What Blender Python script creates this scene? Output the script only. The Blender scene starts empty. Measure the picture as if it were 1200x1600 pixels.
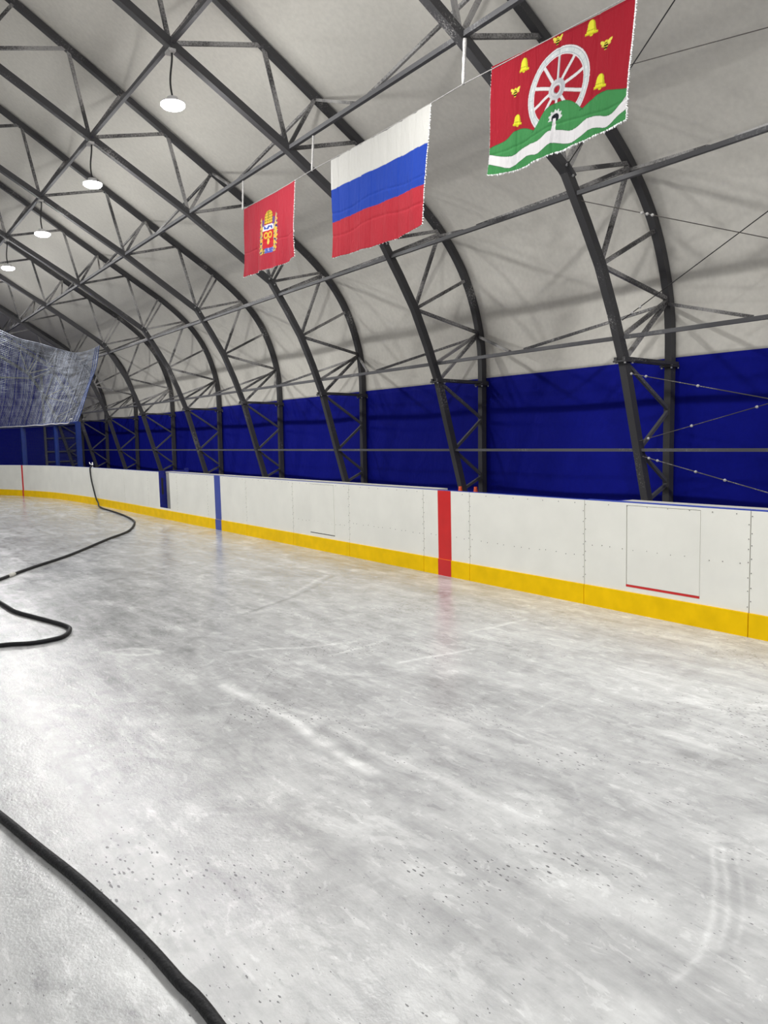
import bpy, math, random
from mathutils import Vector, Matrix, noise
import numpy as np
random.seed(7)
rng = np.random.default_rng(5)
S = bpy.context.scene
C = S.collection

# ------------------------------------------------------------------ camera
F_PX = 1212.27
PITCH, YAW, ROLL = math.radians(5.533), math.radians(35.600), math.radians(-1.337)
cd = bpy.data.cameras.new('camera')
cd.sensor_fit = 'VERTICAL'
cd.sensor_height = 32.0
cd.lens = F_PX / 1600.0 * 32.0
cd.clip_start, cd.clip_end = 0.05, 300
cam = bpy.data.objects.new('camera', cd)
C.objects.link(cam)
fw = Vector((math.sin(YAW)*math.cos(PITCH), math.cos(YAW)*math.cos(PITCH), -math.sin(PITCH)))
r0 = Vector((math.cos(YAW), -math.sin(YAW), 0))
u0 = r0.cross(fw)
rr = r0*math.cos(ROLL) + u0*math.sin(ROLL)
uu = -r0*math.sin(ROLL) + u0*math.cos(ROLL)
cam.matrix_world = Matrix(((rr.x, uu.x, -fw.x, 0), (rr.y, uu.y, -fw.y, 0), (rr.z, uu.z, -fw.z, 1.75), (0, 0, 0, 1)))
S.camera = cam

# ------------------------------------------------------------------ world, exposure
w = bpy.data.worlds.new('night')
S.world = w
w.use_nodes = True
w.node_tree.nodes['Background'].inputs[0].default_value = (0.9, 0.95, 1.0, 1)
w.node_tree.nodes['Background'].inputs[1].default_value = 0.02
S.view_settings.view_transform = 'Standard'
S.view_settings.look = 'None'
S.view_settings.exposure = 0.13
S.view_settings.gamma = 1.0
S.view_settings.use_curve_mapping = False
LAMP_WATT = 140.0        # downward part of each lamp
GLOW_WATT = 110.0       # all-round part from its domed lens
LENS_EMIT = 25.0
S.cycles.max_bounces = 10
S.cycles.diffuse_bounces = 6
S.cycles.glossy_bounces = 4
S.cycles.transparent_max_bounces = 12
S.cycles.sample_clamp_indirect = 6.0

# ------------------------------------------------------------------ materials
def newmat(name):
    m = bpy.data.materials.new(name)
    m.use_nodes = True
    nt = m.node_tree
    return m, nt, nt.nodes['Principled BSDF']

def N(nt, t, **kw):
    n = nt.nodes.new(t)
    for k, v in kw.items():
        if k.startswith('i_'):
            n.inputs[k[2:].replace('_', ' ')].default_value = v
        else:
            setattr(n, k, v)
    return n

def plain(name, col, rough=0.6, metal=0.0, var=0.12, scale=6.0, bump=0.0, bscale=40.0, emit=0.0, spec=0.5):
    m, nt, b = newmat(name)
    g = N(nt, 'ShaderNodeNewGeometry')
    n = N(nt, 'ShaderNodeTexNoise')
    n.inputs['Scale'].default_value = scale
    n.inputs['Detail'].default_value = 5
    nt.links.new(g.outputs['Position'], n.inputs['Vector'])
    mp = N(nt, 'ShaderNodeMapRange')
    mp.inputs['From Min'].default_value = 0.3
    mp.inputs['From Max'].default_value = 0.7
    mp.inputs['To Min'].default_value = 1 - var
    mp.inputs['To Max'].default_value = 1 + var*0.5
    nt.links.new(n.outputs['Fac'], mp.inputs['Value'])
    mx = N(nt, 'ShaderNodeVectorMath', operation='SCALE')
    mx.inputs[0].default_value = col
    nt.links.new(mp.outputs['Result'], mx.inputs['Scale'])
    nt.links.new(mx.outputs['Vector'], b.inputs['Base Color'])
    b.inputs['Roughness'].default_value = rough
    b.inputs['Metallic'].default_value = metal
    b.inputs['Specular IOR Level'].default_value = spec
    if bump:
        n2 = N(nt, 'ShaderNodeTexNoise')
        n2.inputs['Scale'].default_value = bscale
        nt.links.new(g.outputs['Position'], n2.inputs['Vector'])
        bp = N(nt, 'ShaderNodeBump')
        bp.inputs['Strength'].default_value = bump
        bp.inputs['Distance'].default_value = 0.02
        nt.links.new(n2.outputs['Fac'], bp.inputs['Height'])
        nt.links.new(bp.outputs['Normal'], b.inputs['Normal'])
    if emit:
        b.inputs['Emission Color'].default_value = (1, 1, 0.98, 1)
        b.inputs['Emission Strength'].default_value = emit
    return m

def steel(name, base, frost, lo, hi, scale=22.0):
    """painted steel with patches of white hoar frost"""
    m, nt, b = newmat(name)
    g = N(nt, 'ShaderNodeNewGeometry')
    n1 = N(nt, 'ShaderNodeTexNoise')
    n1.inputs['Scale'].default_value = scale
    n1.inputs['Detail'].default_value = 6
    n1.inputs['Roughness'].default_value = 0.7
    n2 = N(nt, 'ShaderNodeTexNoise')
    n2.inputs['Scale'].default_value = 1.3
    n2.inputs['Detail'].default_value = 2
    for n in (n1, n2):
        nt.links.new(g.outputs['Position'], n.inputs['Vector'])
    ad = N(nt, 'ShaderNodeMath', operation='ADD')
    nt.links.new(n1.outputs['Fac'], ad.inputs[0])
    nt.links.new(n2.outputs['Fac'], ad.inputs[1])
    mp = N(nt, 'ShaderNodeMapRange')
    mp.inputs['From Min'].default_value = lo
    mp.inputs['From Max'].default_value = hi
    nt.links.new(ad.outputs[0], mp.inputs['Value'])
    mx = N(nt, 'ShaderNodeMix', data_type='RGBA')
    mx.inputs['A'].default_value = (*base, 1)
    mx.inputs['B'].default_value = (*frost, 1)
    nt.links.new(mp.outputs['Result'], mx.inputs['Factor'])
    nt.links.new(mx.outputs['Result'], b.inputs['Base Color'])
    b.inputs['Roughness'].default_value = 0.55
    b.inputs['Specular IOR Level'].default_value = 0.35
    return m

M = {}
M['steel'] = steel('dark grey painted steel', (0.060, 0.059, 0.062), (0.36, 0.35, 0.34), 1.20, 1.34, 42)
M['brace'] = steel('frosted brace steel', (0.062, 0.061, 0.063), (0.40, 0.39, 0.38), 0.86, 1.16, 38)
M['rail'] = steel('grey purlin steel', (0.105, 0.105, 0.110), (0.30, 0.30, 0.30), 1.12, 1.40, 36)
M['bolt'] = plain('zinc bolts', (0.55, 0.55, 0.55), 0.4, 0.6)
M['white_board'] = plain('white board plastic', (0.88, 0.877, 0.805), 0.35, var=0.05, scale=2.5)
M['yellow'] = plain('yellow kick plate', (0.95, 0.60, 0.003), 0.45, var=0.10, scale=5, spec=0.08)
M['red'] = plain('red stripe', (0.66, 0.022, 0.022), 0.35, var=0.06)
M['stripe_blue'] = plain('blue stripe', (0.055, 0.085, 0.38), 0.35, var=0.1)
M['cap_blue'] = plain('blue top rail', (0.02, 0.05, 0.35), 0.4, var=0.1)
M['gap'] = plain('dark seam', (0.06, 0.06, 0.055), 0.8)
M['screw'] = plain('screw heads', (0.16, 0.15, 0.14), 0.5, 0.3)
M['post_blue'] = plain('blue painted posts', (0.003, 0.020, 0.15), 0.4, var=0.15)
M['gate_blue'] = plain('dark blue gate paint', (0.008, 0.014, 0.22), 0.5, var=0.5, scale=5)
M['counter'] = plain('pale grey counter', (0.47, 0.46, 0.42), 0.5, var=0.06)
M['hose'] = plain('black rubber hose', (0.008, 0.0085, 0.010), 0.6, var=0.3, scale=30, spec=0.25, bump=0.3, bscale=60)
M['cable'] = plain('black cable', (0.02, 0.02, 0.02), 0.5)
M['wire'] = steel('steel wire with frost', (0.10, 0.09, 0.08), (0.5, 0.49, 0.48), 1.05, 1.3, 60)
M['line'] = plain('grey frosted line', (0.34, 0.33, 0.32), 0.9, var=0.4, scale=60)
M['rope'] = plain('frosted white rope', (0.60, 0.59, 0.57), 0.9, var=0.3, scale=60)
M['frost'] = plain('hoar frost', (0.82, 0.82, 0.82), 0.9, var=0.1)
M['orange'] = plain('orange cone plastic', (0.75, 0.09, 0.015), 0.45)
M['cone_band'] = plain('pale cone band', (0.8, 0.25, 0.16), 0.4)
M['housing'] = plain('pale lamp housing', (0.75, 0.75, 0.75), 0.5)
M['lens'] = plain('lit lamp lens', (0.9, 0.9, 0.9), 0.4, emit=LENS_EMIT)
M['pipe'] = plain('white pipe', (0.75, 0.75, 0.75), 0.4)
M['net'] = plain('frosted white net cord', (0.36, 0.39, 0.46), 0.9, var=0.6, scale=5)
M['net_blue'] = plain('blue net cord', (0.02, 0.05, 0.20), 0.9, var=0.3, scale=5)
M['net_dark'] = plain('dark blue net cord', (0.02, 0.028, 0.07), 0.9)
M['concrete'] = plain('dark concrete', (0.20, 0.20, 0.20), 0.8, var=0.3, scale=3)

def fabric(name, col, bump):
    m, nt, b = newmat(name)
    g = N(nt, 'ShaderNodeNewGeometry')
    mpn = N(nt, 'ShaderNodeMapping')
    mpn.inputs['Scale'].default_value = (0.5, 1.0, 0.45)
    nt.links.new(g.outputs['Position'], mpn.inputs['Vector'])
    n = N(nt, 'ShaderNodeTexNoise')
    n.inputs['Scale'].default_value = 1.6
    n.inputs['Detail'].default_value = 4
    n.inputs['Distortion'].default_value = 0.6
    nt.links.new(mpn.outputs['Vector'], n.inputs['Vector'])
    n2 = N(nt, 'ShaderNodeTexNoise')
    n2.inputs['Scale'].default_value = 14
    n2.inputs['Detail'].default_value = 4
    nt.links.new(g.outputs['Position'], n2.inputs['Vector'])
    mp = N(nt, 'ShaderNodeMapRange')
    mp.inputs['From Min'].default_value = 0.3
    mp.inputs['From Max'].default_value = 0.7
    mp.inputs['To Min'].default_value = 0.94
    mp.inputs['To Max'].default_value = 1.03
    nt.links.new(n2.outputs['Fac'], mp.inputs['Value'])
    sc = N(nt, 'ShaderNodeVectorMath', operation='SCALE')
    sc.inputs[0].default_value = col
    nt.links.new(mp.outputs['Result'], sc.inputs['Scale'])
    nt.links.new(sc.outputs['Vector'], b.inputs['Base Color'])
    bp = N(nt, 'ShaderNodeBump')
    bp.inputs['Strength'].default_value = bump
    bp.inputs['Distance'].default_value = 0.12
    nt.links.new(n.outputs['Fac'], bp.inputs['Height'])
    nt.links.new(bp.outputs['Normal'], b.inputs['Normal'])
    b.inputs['Roughness'].default_value = 0.75
    b.inputs['Specular IOR Level'].default_value = 0.08
    return m
M['fab_white'] = fabric('white tent fabric', (0.705, 0.682, 0.622), 0.07)
M['fab_blue'] = fabric('blue tent fabric', (0.004, 0.007, 0.21), 0.45)

def vcol(name, rough=0.8, crease=0.5, trans=0.0):
    m, nt, b = newmat(name)
    a = N(nt, 'ShaderNodeVertexColor', layer_name='design')
    nt.links.new(a.outputs['Color'], b.inputs['Base Color'])
    g = N(nt, 'ShaderNodeNewGeometry')
    mpn = N(nt, 'ShaderNodeMapping')
    mpn.inputs['Scale'].default_value = (1, 6.0, 1.3)
    mpn.inputs['Rotation'].default_value = (0.12, 0, 0)
    nt.links.new(g.outputs['Position'], mpn.inputs['Vector'])
    n = N(nt, 'ShaderNodeTexNoise')
    n.inputs['Scale'].default_value = 2.2
    n.inputs['Detail'].default_value = 6
    n.inputs['Distortion'].default_value = 0.8
    nt.links.new(mpn.outputs['Vector'], n.inputs['Vector'])
    bp = N(nt, 'ShaderNodeBump')
    bp.inputs['Strength'].default_value = crease
    bp.inputs['Distance'].default_value = 0.05
    nt.links.new(n.outputs['Fac'], bp.inputs['Height'])
    nt.links.new(bp.outputs['Normal'], b.inputs['Normal'])
    b.inputs['Roughness'].default_value = rough
    b.inputs['Specular IOR Level'].default_value = 0.06
    return m
M['flag'] = vcol('printed flag cloth')

def ice_mat():
    m, nt, b = newmat('scraped rink ice')
    g = N(nt, 'ShaderNodeNewGeometry')
    L = nt.links.new
    def nz(scale, mscale, detail=6, rough=0.6, dist=0.0, rot=0.0):
        mpn = N(nt, 'ShaderNodeMapping')
        mpn.inputs['Scale'].default_value = mscale
        mpn.inputs['Rotation'].default_value = (0, 0, rot)
        L(g.outputs['Position'], mpn.inputs['Vector'])
        n = N(nt, 'ShaderNodeTexNoise')
        n.inputs['Scale'].default_value = scale
        n.inputs['Detail'].default_value = detail
        n.inputs['Roughness'].default_value = rough
        n.inputs['Distortion'].default_value = dist
        L(mpn.outputs['Vector'], n.inputs['Vector'])
        return n.outputs['Fac']
    def mr(v, a, c, lo, hi):
        n = N(nt, 'ShaderNodeMapRange')
        n.inputs['From Min'].default_value = a
        n.inputs['From Max'].default_value = c
        n.inputs['To Min'].default_value = lo
        n.inputs['To Max'].default_value = hi
        L(v, n.inputs['Value'])
        return n.outputs['Result']
    def mth(op, a, c):
        n = N(nt, 'ShaderNodeMath', operation=op)
        for i, v in enumerate((a, c)):
            if isinstance(v, (int, float)):
                n.inputs[i].default_value = v
            else:
                L(v, n.inputs[i])
        return n.outputs[0]
    big = nz(0.55, (1, 0.6, 1), 3, 0.5, 0.3, 0.2)
    blot = nz(2.2, (1, 0.55, 1), 7, 0.62, 0.8, 0.15)
    strk = nz(5.0, (1, 0.13, 1), 7, 0.62, 0.5, 0.16)
    fine = nz(16.0, (1, 0.16, 1), 6, 0.65, 0.3, 0.05)
    hair = nz(38.0, (1, 0.05, 1), 5, 0.7, 0.2, 0.12)
    mott = nz(4.5, (1, 0.8, 1), 6, 0.62, 0.9, 0.4)
    flake = nz(3.4, (1, 0.45, 1), 8, 0.68, 0.5, 0.22)
    curd = nz(9.0, (1, 1, 1), 7, 0.7, 0.4)
    v = mth('ADD', mr(big, 0.3, 0.7, -0.07, 0.07), mr(blot, 0.3, 0.7, -0.16, 0.13))
    v = mth('ADD', v, mr(strk, 0.3, 0.7, -0.11, 0.09))
    v = mth('ADD', v, mr(fine, 0.3, 0.7, -0.07, 0.07))
    v = mth('ADD', v, mr(hair, 0.35, 0.65, -0.025, 0.03))
    v = mth('ADD', v, mr(flake, 0.56, 0.59, 0.0, 0.12))
    flk2 = nz(13.0, (1, 0.4, 1), 7, 0.7, 0.6, 0.3)
    v = mth('ADD', v, mr(flk2, 0.58, 0.62, 0.0, 0.16))
    v = mth('ADD', v, mr(flk2, 0.36, 0.40, -0.12, 0.0))
    v = mth('ADD', v, mr(mott, 0.3, 0.7, -0.10, 0.09))
    v = mth('ADD', v, mr(curd, 0.3, 0.7, -0.08, 0.08))
    at = N(nt, 'ShaderNodeAttribute', attribute_name='scrape_and_falloff')
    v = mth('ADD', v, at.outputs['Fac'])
    # dark little chips, drawn out along the scraping direction, in clusters
    mpn = N(nt, 'ShaderNodeMapping')
    mpn.inputs['Scale'].default_value = (46, 17, 1)
    mpn.inputs['Rotation'].default_value = (0, 0, 0.25)
    L(g.outputs['Position'], mpn.inputs['Vector'])
    vo = N(nt, 'ShaderNodeTexVoronoi', voronoi_dimensions='2D')
    vo.inputs['Scale'].default_value = 1.0
    L(mpn.outputs['Vector'], vo.inputs['Vector'])
    clus = nz(1.5, (1, 0.7, 1), 4, 0.6, 0.6)
    thr = mr(clus, 0.51, 0.65, 0.0, 0.22)
    wob = nz(75.0, (1, 0.5, 1), 4, 0.65)
    dist = mth('ADD', vo.outputs['Distance'], mr(wob, 0.3, 0.7, -0.16, 0.20))
    rare = N(nt, 'ShaderNodeSeparateColor')
    L(vo.outputs['Color'], rare.inputs[0])
    chip = mth('LESS_THAN', dist, mth('MULTIPLY', thr, mr(rare.outputs[1], 0.0, 1.0, 0.35, 1.15)))
    chip = mth('MULTIPLY', chip, mth('GREATER_THAN', rare.outputs[0], 0.50))
    rp = N(nt, 'ShaderNodeValToRGB')
    rp.color_ramp.elements[0].position = 0.0
    rp.color_ramp.elements[0].color = (0.20, 0.203, 0.208, 1)
    rp.color_ramp.elements[1].position = 1.0
    rp.color_ramp.elements[1].color = (0.72, 0.73, 0.725, 1)
    e = rp.color_ramp.elements.new(0.5)
    e.color = (0.44, 0.445, 0.447, 1)
    L(mth('ADD', v, 0.5), rp.inputs['Fac'])
    mx = N(nt, 'ShaderNodeMix', data_type='RGBA')
    mx.inputs['B'].default_value = (0.10, 0.10, 0.105, 1)
    L(rp.outputs['Color'], mx.inputs['A'])
    L(mth('MULTIPLY', chip, 0.85), mx.inputs['Factor'])
    L(mx.outputs['Result'], b.inputs['Base Color'])
    sx = N(nt, 'ShaderNodeSeparateXYZ')
    L(g.outputs['Position'], sx.inputs[0])
    worn = mr(sx.outputs[0], 1.5, 5.0, 0.08, 0.0)      # the middle of the sheet is worn rougher than along the boards
    rg = mth('ADD', mr(blot, 0.35, 0.65, 0.08, 0.17), mr(strk, 0.3, 0.7, -0.03, 0.05))
    L(mth('ADD', rg, worn), b.inputs['Roughness'])
    b.inputs['IOR'].default_value = 1.31
    b.inputs['Specular IOR Level'].default_value = 0.46
    grain = nz(70.0, (1, 0.8, 1), 4, 0.6)
    wav = nz(7.0, (1, 0.35, 1), 4, 0.6)
    bp = N(nt, 'ShaderNodeBump')
    bp.inputs['Strength'].default_value = 0.34
    bp.inputs['Distance'].default_value = 0.010
    L(mth('ADD', mth('MULTIPLY', grain, 0.55), wav), bp.inputs['Height'])
    L(bp.outputs['Normal'], b.inputs['Normal'])
    return m
M['ice'] = ice_mat()

# ------------------------------------------------------------------ helpers
def root_loc(p):
    v = Vector((0, 0, 0))
    while p is not None:
        v += p.location
        p = p.parent
    return v

def tag(o, label, cat, group=None, kind=None):
    if label: o['label'] = label
    if cat: o['category'] = cat
    if group: o['group'] = group
    if kind: o['kind'] = kind
    return o

def thing(name, label, cat, loc, group=None):
    o = bpy.data.objects.new(name, None)
    o.empty_display_size = 0.2
    C.objects.link(o)
    o.location = loc
    return tag(o, label, cat, group)

class MB:
    """collects shapes in world coordinates, then links them as one mesh"""
    def __init__(self):
        self.v, self.f = [], []
    def add(self, vs, fs):
        b = len(self.v)
        self.v += [Vector(x) for x in vs]
        self.f += [tuple(b+i for i in q) for q in fs]
        return self
    def box(self, a, c):
        x0, y0, z0 = a; x1, y1, z1 = c
        return self.add([(x0,y0,z0),(x1,y0,z0),(x1,y1,z0),(x0,y1,z0),(x0,y0,z1),(x1,y0,z1),(x1,y1,z1),(x0,y1,z1)],
                        [(0,3,2,1),(4,5,6,7),(0,1,5,4),(1,2,6,5),(2,3,7,6),(3,0,4,7)])
    def beam(self, p, q, a, b=None, side=(0,1,0), ext=0.0):
        """square tube p->q, width a along 'side', b across"""
        b = b or a
        p, q = Vector(p), Vector(q)
        t = (q-p).normalized()
        p = p - t*ext; q = q + t*ext
        s = Vector(side)
        s = (s - t*s.dot(t))
        if s.length < 1e-4:
            s = Vector((1,0,0)) - t*t.x
        s.normalize()
        n = t.cross(s)
        vs = []
        for c in (p, q):
            for i, j in ((-1,-1),(1,-1),(1,1),(-1,1)):
                vs.append(c + s*(i*a/2) + n*(j*b/2))
        return self.add(vs, [(0,3,2,1),(4,5,6,7),(0,1,5,4),(1,2,6,5),(2,3,7,6),(3,0,4,7)])
    def chord(self, pts, wy, h):
        """mitred square tube along a polyline lying in an XZ plane"""
        pts = [Vector(p) for p in pts]
        vs, fs = [], []
        n = len(pts)
        for i, p in enumerate(pts):
            t = Vector((0,0,0))
            if i > 0: t += (p-pts[i-1]).normalized()
            if i < n-1: t += (pts[i+1]-p).normalized()
            t.normalize()
            nn = Vector((-t.z, 0, t.x))
            for a, b in ((-1,-1),(1,-1),(1,1),(-1,1)):
                vs.append(p + Vector((0, a*wy/2, 0)) + nn*(b*h/2))
        for i in range(n-1):
            o = i*4
            for k in range(4):
                k2 = (k+1) % 4
                fs.append((o+k, o+k2, o+4+k2, o+4+k))
        fs += [(3,2,1,0), tuple((n-1)*4+k for k in range(4))]
        return self.add(vs, fs)
    def tube(self, pts, r, seg=8, caps=True, rfun=None):
        pts = [Vector(p) for p in pts]
        n = len(pts)
        vs, fs = [], []
        ref = Vector((0,0,1))
        t0 = (pts[1]-pts[0]).normalized()
        if abs(t0.dot(ref)) > 0.95: ref = Vector((1,0,0))
        for i, p in enumerate(pts):
            t = Vector((0,0,0))
            if i > 0: t += (p-pts[i-1]).normalized()
            if i < n-1: t += (pts[i+1]-p).normalized()
            t.normalize()
            s = ref - t*ref.dot(t)
            s.normalize()
            ref = s
            u = t.cross(s)
            rad = rfun(i) if rfun else r
            for k in range(seg):
                a = 2*math.pi*k/seg
                vs.append(p + s*(math.cos(a)*rad) + u*(math.sin(a)*rad))
        for i in range(n-1):
            for k in range(seg):
                k2 = (k+1) % seg
                fs.append((i*seg+k, i*seg+k2, (i+1)*seg+k2, (i+1)*seg+k))
        if caps:
            fs += [tuple(reversed(range(seg))), tuple((n-1)*seg+k for k in range(seg))]
        return self.add(vs, fs)
    def lathe(self, c, prof, seg=24):
        c = Vector(c)
        vs, fs = [], []
        for r, z in prof:
            for k in range(seg):
                a = 2*math.pi*k/seg
                vs.append(c + Vector((r*math.cos(a), r*math.sin(a), z)))
        for i in range(len(prof)-1):
            for k in range(seg):
                k2 = (k+1) % seg
                fs.append((i*seg+k, i*seg+k2, (i+1)*seg+k2, (i+1)*seg+k))
        fs += [tuple(reversed(range(seg))), tuple((len(prof)-1)*seg+k for k in range(seg))]
        return self.add(vs, fs)
    def build(self, name, mat, parent=None, smooth=False, label=None, bevel=0.0, extra=None):
        n0 = len(self.f)
        if extra: self.add(extra[0].v, extra[0].f)      # fixings that belong to this part, in their own material
        me = bpy.data.meshes.new(name)
        off = root_loc(parent)
        me.from_pydata([tuple(v-off) for v in self.v], [], self.f)
        me.materials.append(M[mat])
        if extra:
            me.materials.append(M[extra[1]])
            for p in me.polygons[n0:]: p.material_index = 1
        if smooth:
            for p in me.polygons: p.use_smooth = True
        me.update()
        o = bpy.data.objects.new(name, me)
        C.objects.link(o)
        if parent: o.parent = parent
        if label: o['label'] = label
        if bevel:
            bv = o.modifiers.new('bevel', 'BEVEL'); bv.width = bevel; bv.segments = 2
            bv.limit_method = 'ANGLE'
        return o

def solo(mb, name, mat, loc, label, cat, group=None, smooth=False, kind=None):
    o = mb.build(name, mat, None, smooth)
    loc = Vector(loc)
    for v in o.data.vertices: v.co -= loc
    o.location = loc
    return tag(o, label, cat, group, kind)

def copy_tree(o, parent=None):
    c = o.copy()
    C.objects.link(c)
    c.parent = parent
    for ch in list(o.children):
        copy_tree(ch, c)
    return c

def catmull(pts, sub):
    P = [np.array(p, float) for p in pts]
    P = [2*P[0]-P[1]] + P + [2*P[-1]-P[-2]]
    out = []
    for i in range(1, len(P)-2):
        for j in range(sub):
            t = j/sub
            out.append(0.5*((2*P[i]) + (-P[i-1]+P[i+1])*t + (2*P[i-1]-5*P[i]+4*P[i+1]-P[i+2])*t*t
                            + (-P[i-1]+3*P[i]-3*P[i+1]+P[i+2])*t**3))
    out.append(P[-2])
    return [tuple(p) for p in out]

# ------------------------------------------------------------------ layout
Y0, BAY = 7.2396, 4.2136                      # first truss in view, spacing
def YK(k): return Y0 + BAY*k
XR = -5.0                                     # ridge line of the hall
D, H = 6.198, 1.071                           # inner face and height of the boards
YNEAR, YEND = -14.0, YK(8) + 0.30
IN = dict(base=(10.30, 0.02), rail=(9.90, 1.465), eave=(9.535, 2.776), mid=(9.0, 4.072), knee=(8.289, 5.217),
          p2=(6.451, 6.423), p1=(4.54, 7.547))
for i, x in enumerate((2.63, 0.72, -1.19, -3.10)):
    IN['q%d' % i] = (x, 7.547 + (4.54-x)*0.585)
IN['ridge'] = (XR, 7.547 + (4.54-XR)*0.585)
def oline(x): return 7.646 - 0.628*(x-6.503)
OUT = dict(base=(10.64, 0.02), low2=(10.64, 0.93), low1=(10.64, 2.06), eave=(10.66, 2.744), ob=(10.60, 3.727),
           mid=(10.264, 4.713), knee=(9.63, 5.556))
for n, x in (('kt', 8.86), ('p2k', 7.85), ('p2', 7.0), ('p12', 6.07), ('p1', 5.18), ('p0', 4.23), ('pm', 3.35),
             ('s1', 2.35), ('s2', 1.45), ('s3', 0.4), ('s4', -0.5), ('s5', -1.5), ('s6', -2.4), ('s7', -3.4), ('ridge', XR)):
    OUT[n] = (x, oline(x))
ocurve = [OUT['eave'], (10.655, 3.25), OUT['ob'], (10.47, 4.22), OUT['mid'], (9.98, 5.16), OUT['knee'], (9.27, 5.87), OUT['kt'], (8.4, 6.46), (7.4, oline(7.4))]
ocurve = catmull(ocurve, 3)
OCH = [(10.64, 0.02), (10.64, 1.4)] + ocurve + [(4.0, oline(4.0)), (XR, oline(XR))]
ICH = [IN['base'], IN['eave']] + [(9.285, 3.43), IN['mid'], (8.68, 4.61), IN['knee']] + [IN['p2'], IN['p1'], IN['ridge']]
def mir(pts): return [(2*XR-x, z) for x, z in reversed(pts[:-1])]

def shell_profile(off):
    pts = [Vector((x, z)) for x, z in OCH]
    out = []
    for i, p in enumerate(pts):
        t = Vector((0, 0))
        if i > 0: t += (p-pts[i-1]).normalized()
        if i < len(pts)-1: t += (pts[i+1]-p).normalized()
        t.normalize()
        n = Vector((t.y, -t.x))
        out.append((p.x+n.x*off, p.y+n.y*off))
    out[0] = (10.64+off, 0.0)
    out[-1] = (XR, oline(XR)+off*1.18)
    return out
SH = shell_profile(0.085)

# ------------------------------------------------------------------ setting: fabric hall
ZB = 2.86                                     # seam between the blue and the white fabric
def sheet(name, prof, y0, y1, ny, mat, thick=0.004):
    """fabric skin swept along Y, drawn taut over the arches, slightly slack between them"""
    ys = np.linspace(y0, y1, ny)
    vs, fs = [], []
    n = len(prof)
    for y in ys:
        ph = ((y-Y0)/BAY) % 1.0
        slack = 0.05*math.sin(math.pi*ph)**2
        for i, (x, z) in enumerate(prof):
            a, b = prof[max(i-1, 0)], prof[min(i+1, n-1)]
            t = Vector((b[0]-a[0], b[1]-a[1])).normalized()
            nn = Vector((t.y, -t.x))
            wv = noise.noise(Vector((x*0.7, y*0.6, z*0.7)))*0.02
            k = 0.0 if z < 0.01 else 1.0
            vs.append((x + nn.x*(slack+wv)*k, y, z + nn.y*(slack+wv)*k))
    for j in range(ny-1):
        for i in range(n-1):
            a = j*n+i
            fs.append((a, a+1, a+n+1, a+n))
    mb = MB(); mb.add(vs, fs)
    o = mb.build(name, mat, None, True)
    o['kind'] = 'structure'
    sd = o.modifiers.new('thickness', 'SOLIDIFY'); sd.thickness = thick; sd.offset = 0
    return o
def clip_low(prof, z):
    out = []
    for i, p in enumerate(prof):
        if p[1] <= z: out.append(p)
        else:
            a = prof[i-1]; t = (z-a[1])/(p[1]-a[1])
            out.append((a[0]+(p[0]-a[0])*t, z)); break
    return out
def densify(prof, step):
    out = [prof[0]]
    for a, b in zip(prof, prof[1:]):
        n = max(1, int(math.hypot(b[0]-a[0], b[1]-a[1])/step))
        for i in range(1, n+1):
            out.append((a[0]+(b[0]-a[0])*i/n, a[1]+(b[1]-a[1])*i/n))
    return out
low = clip_low(SH, ZB)
high = [low[-1]] + [p for p in SH if p[1] > ZB+0.02]
NYS = int((YEND-YNEAR)/0.35)
sheet('wall_right', densify(low, 0.4), YNEAR, YEND, NYS, 'fab_blue')
full = high + [(2*XR-x, z) for x, z in reversed(high[:-1])]
sheet('ceiling', densify(full, 0.5), YNEAR, YEND, NYS, 'fab_white')
sheet('wall_left', [(2*XR-x, z) for x, z in reversed(densify(low, 0.4))], YNEAR, YEND, NYS, 'fab_blue')

def gable(name, y, mat):
    prof = SH + [(2*XR-x, z) for x, z in reversed(SH[:-1])]
    vs = [(x, y, z) for x, z in prof] + [(x, y+0.01, z) for x, z in prof]
    n = len(prof)
    fs = [tuple(range(n)), tuple(reversed(range(n, 2*n)))]
    fs += [(i, i+1, n+i+1, n+i) for i in range(n-1)] + [(n-1, 0, n, 2*n-1)]
    mb = MB(); mb.add(vs, fs)
    o = mb.build(name, mat); o['kind'] = 'structure'
    return o
gable('wall_end', YEND, 'fab_blue')
gable('wall_near', YNEAR-0.01, 'fab_blue')

# dark slab round the rink
mb = MB(); mb.box((2*XR-10.75, YNEAR, -0.12), (10.75, YEND, -0.02))
mb.build('floor_surround', 'concrete')['kind'] = 'structure'

# plan of the boards: straight, then the far corner
PLAN = [(6.198, -14.0), (6.198, 10.0), (6.198, 19.0), (6.205, 20.2), (6.18, 22.93), (6.09, 24.88), (5.91, 26.88), (5.47, 28.98), (4.97, 30.55),
        (4.25, 32.3), (3.1, 34.1), (1.5, 35.6), (-0.6, 36.6), (-3.0, 37.0)]
PY = np.array([p[1] for p in PLAN[:10]]); PX = np.array([p[0] for p in PLAN[:10]])
_cm = np.array(catmull(PLAN[2:], 12))
def plan_x(y):
    if y <= 19.0: return D
    return float(np.interp(y, _cm[:, 1], _cm[:, 0]))

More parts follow.
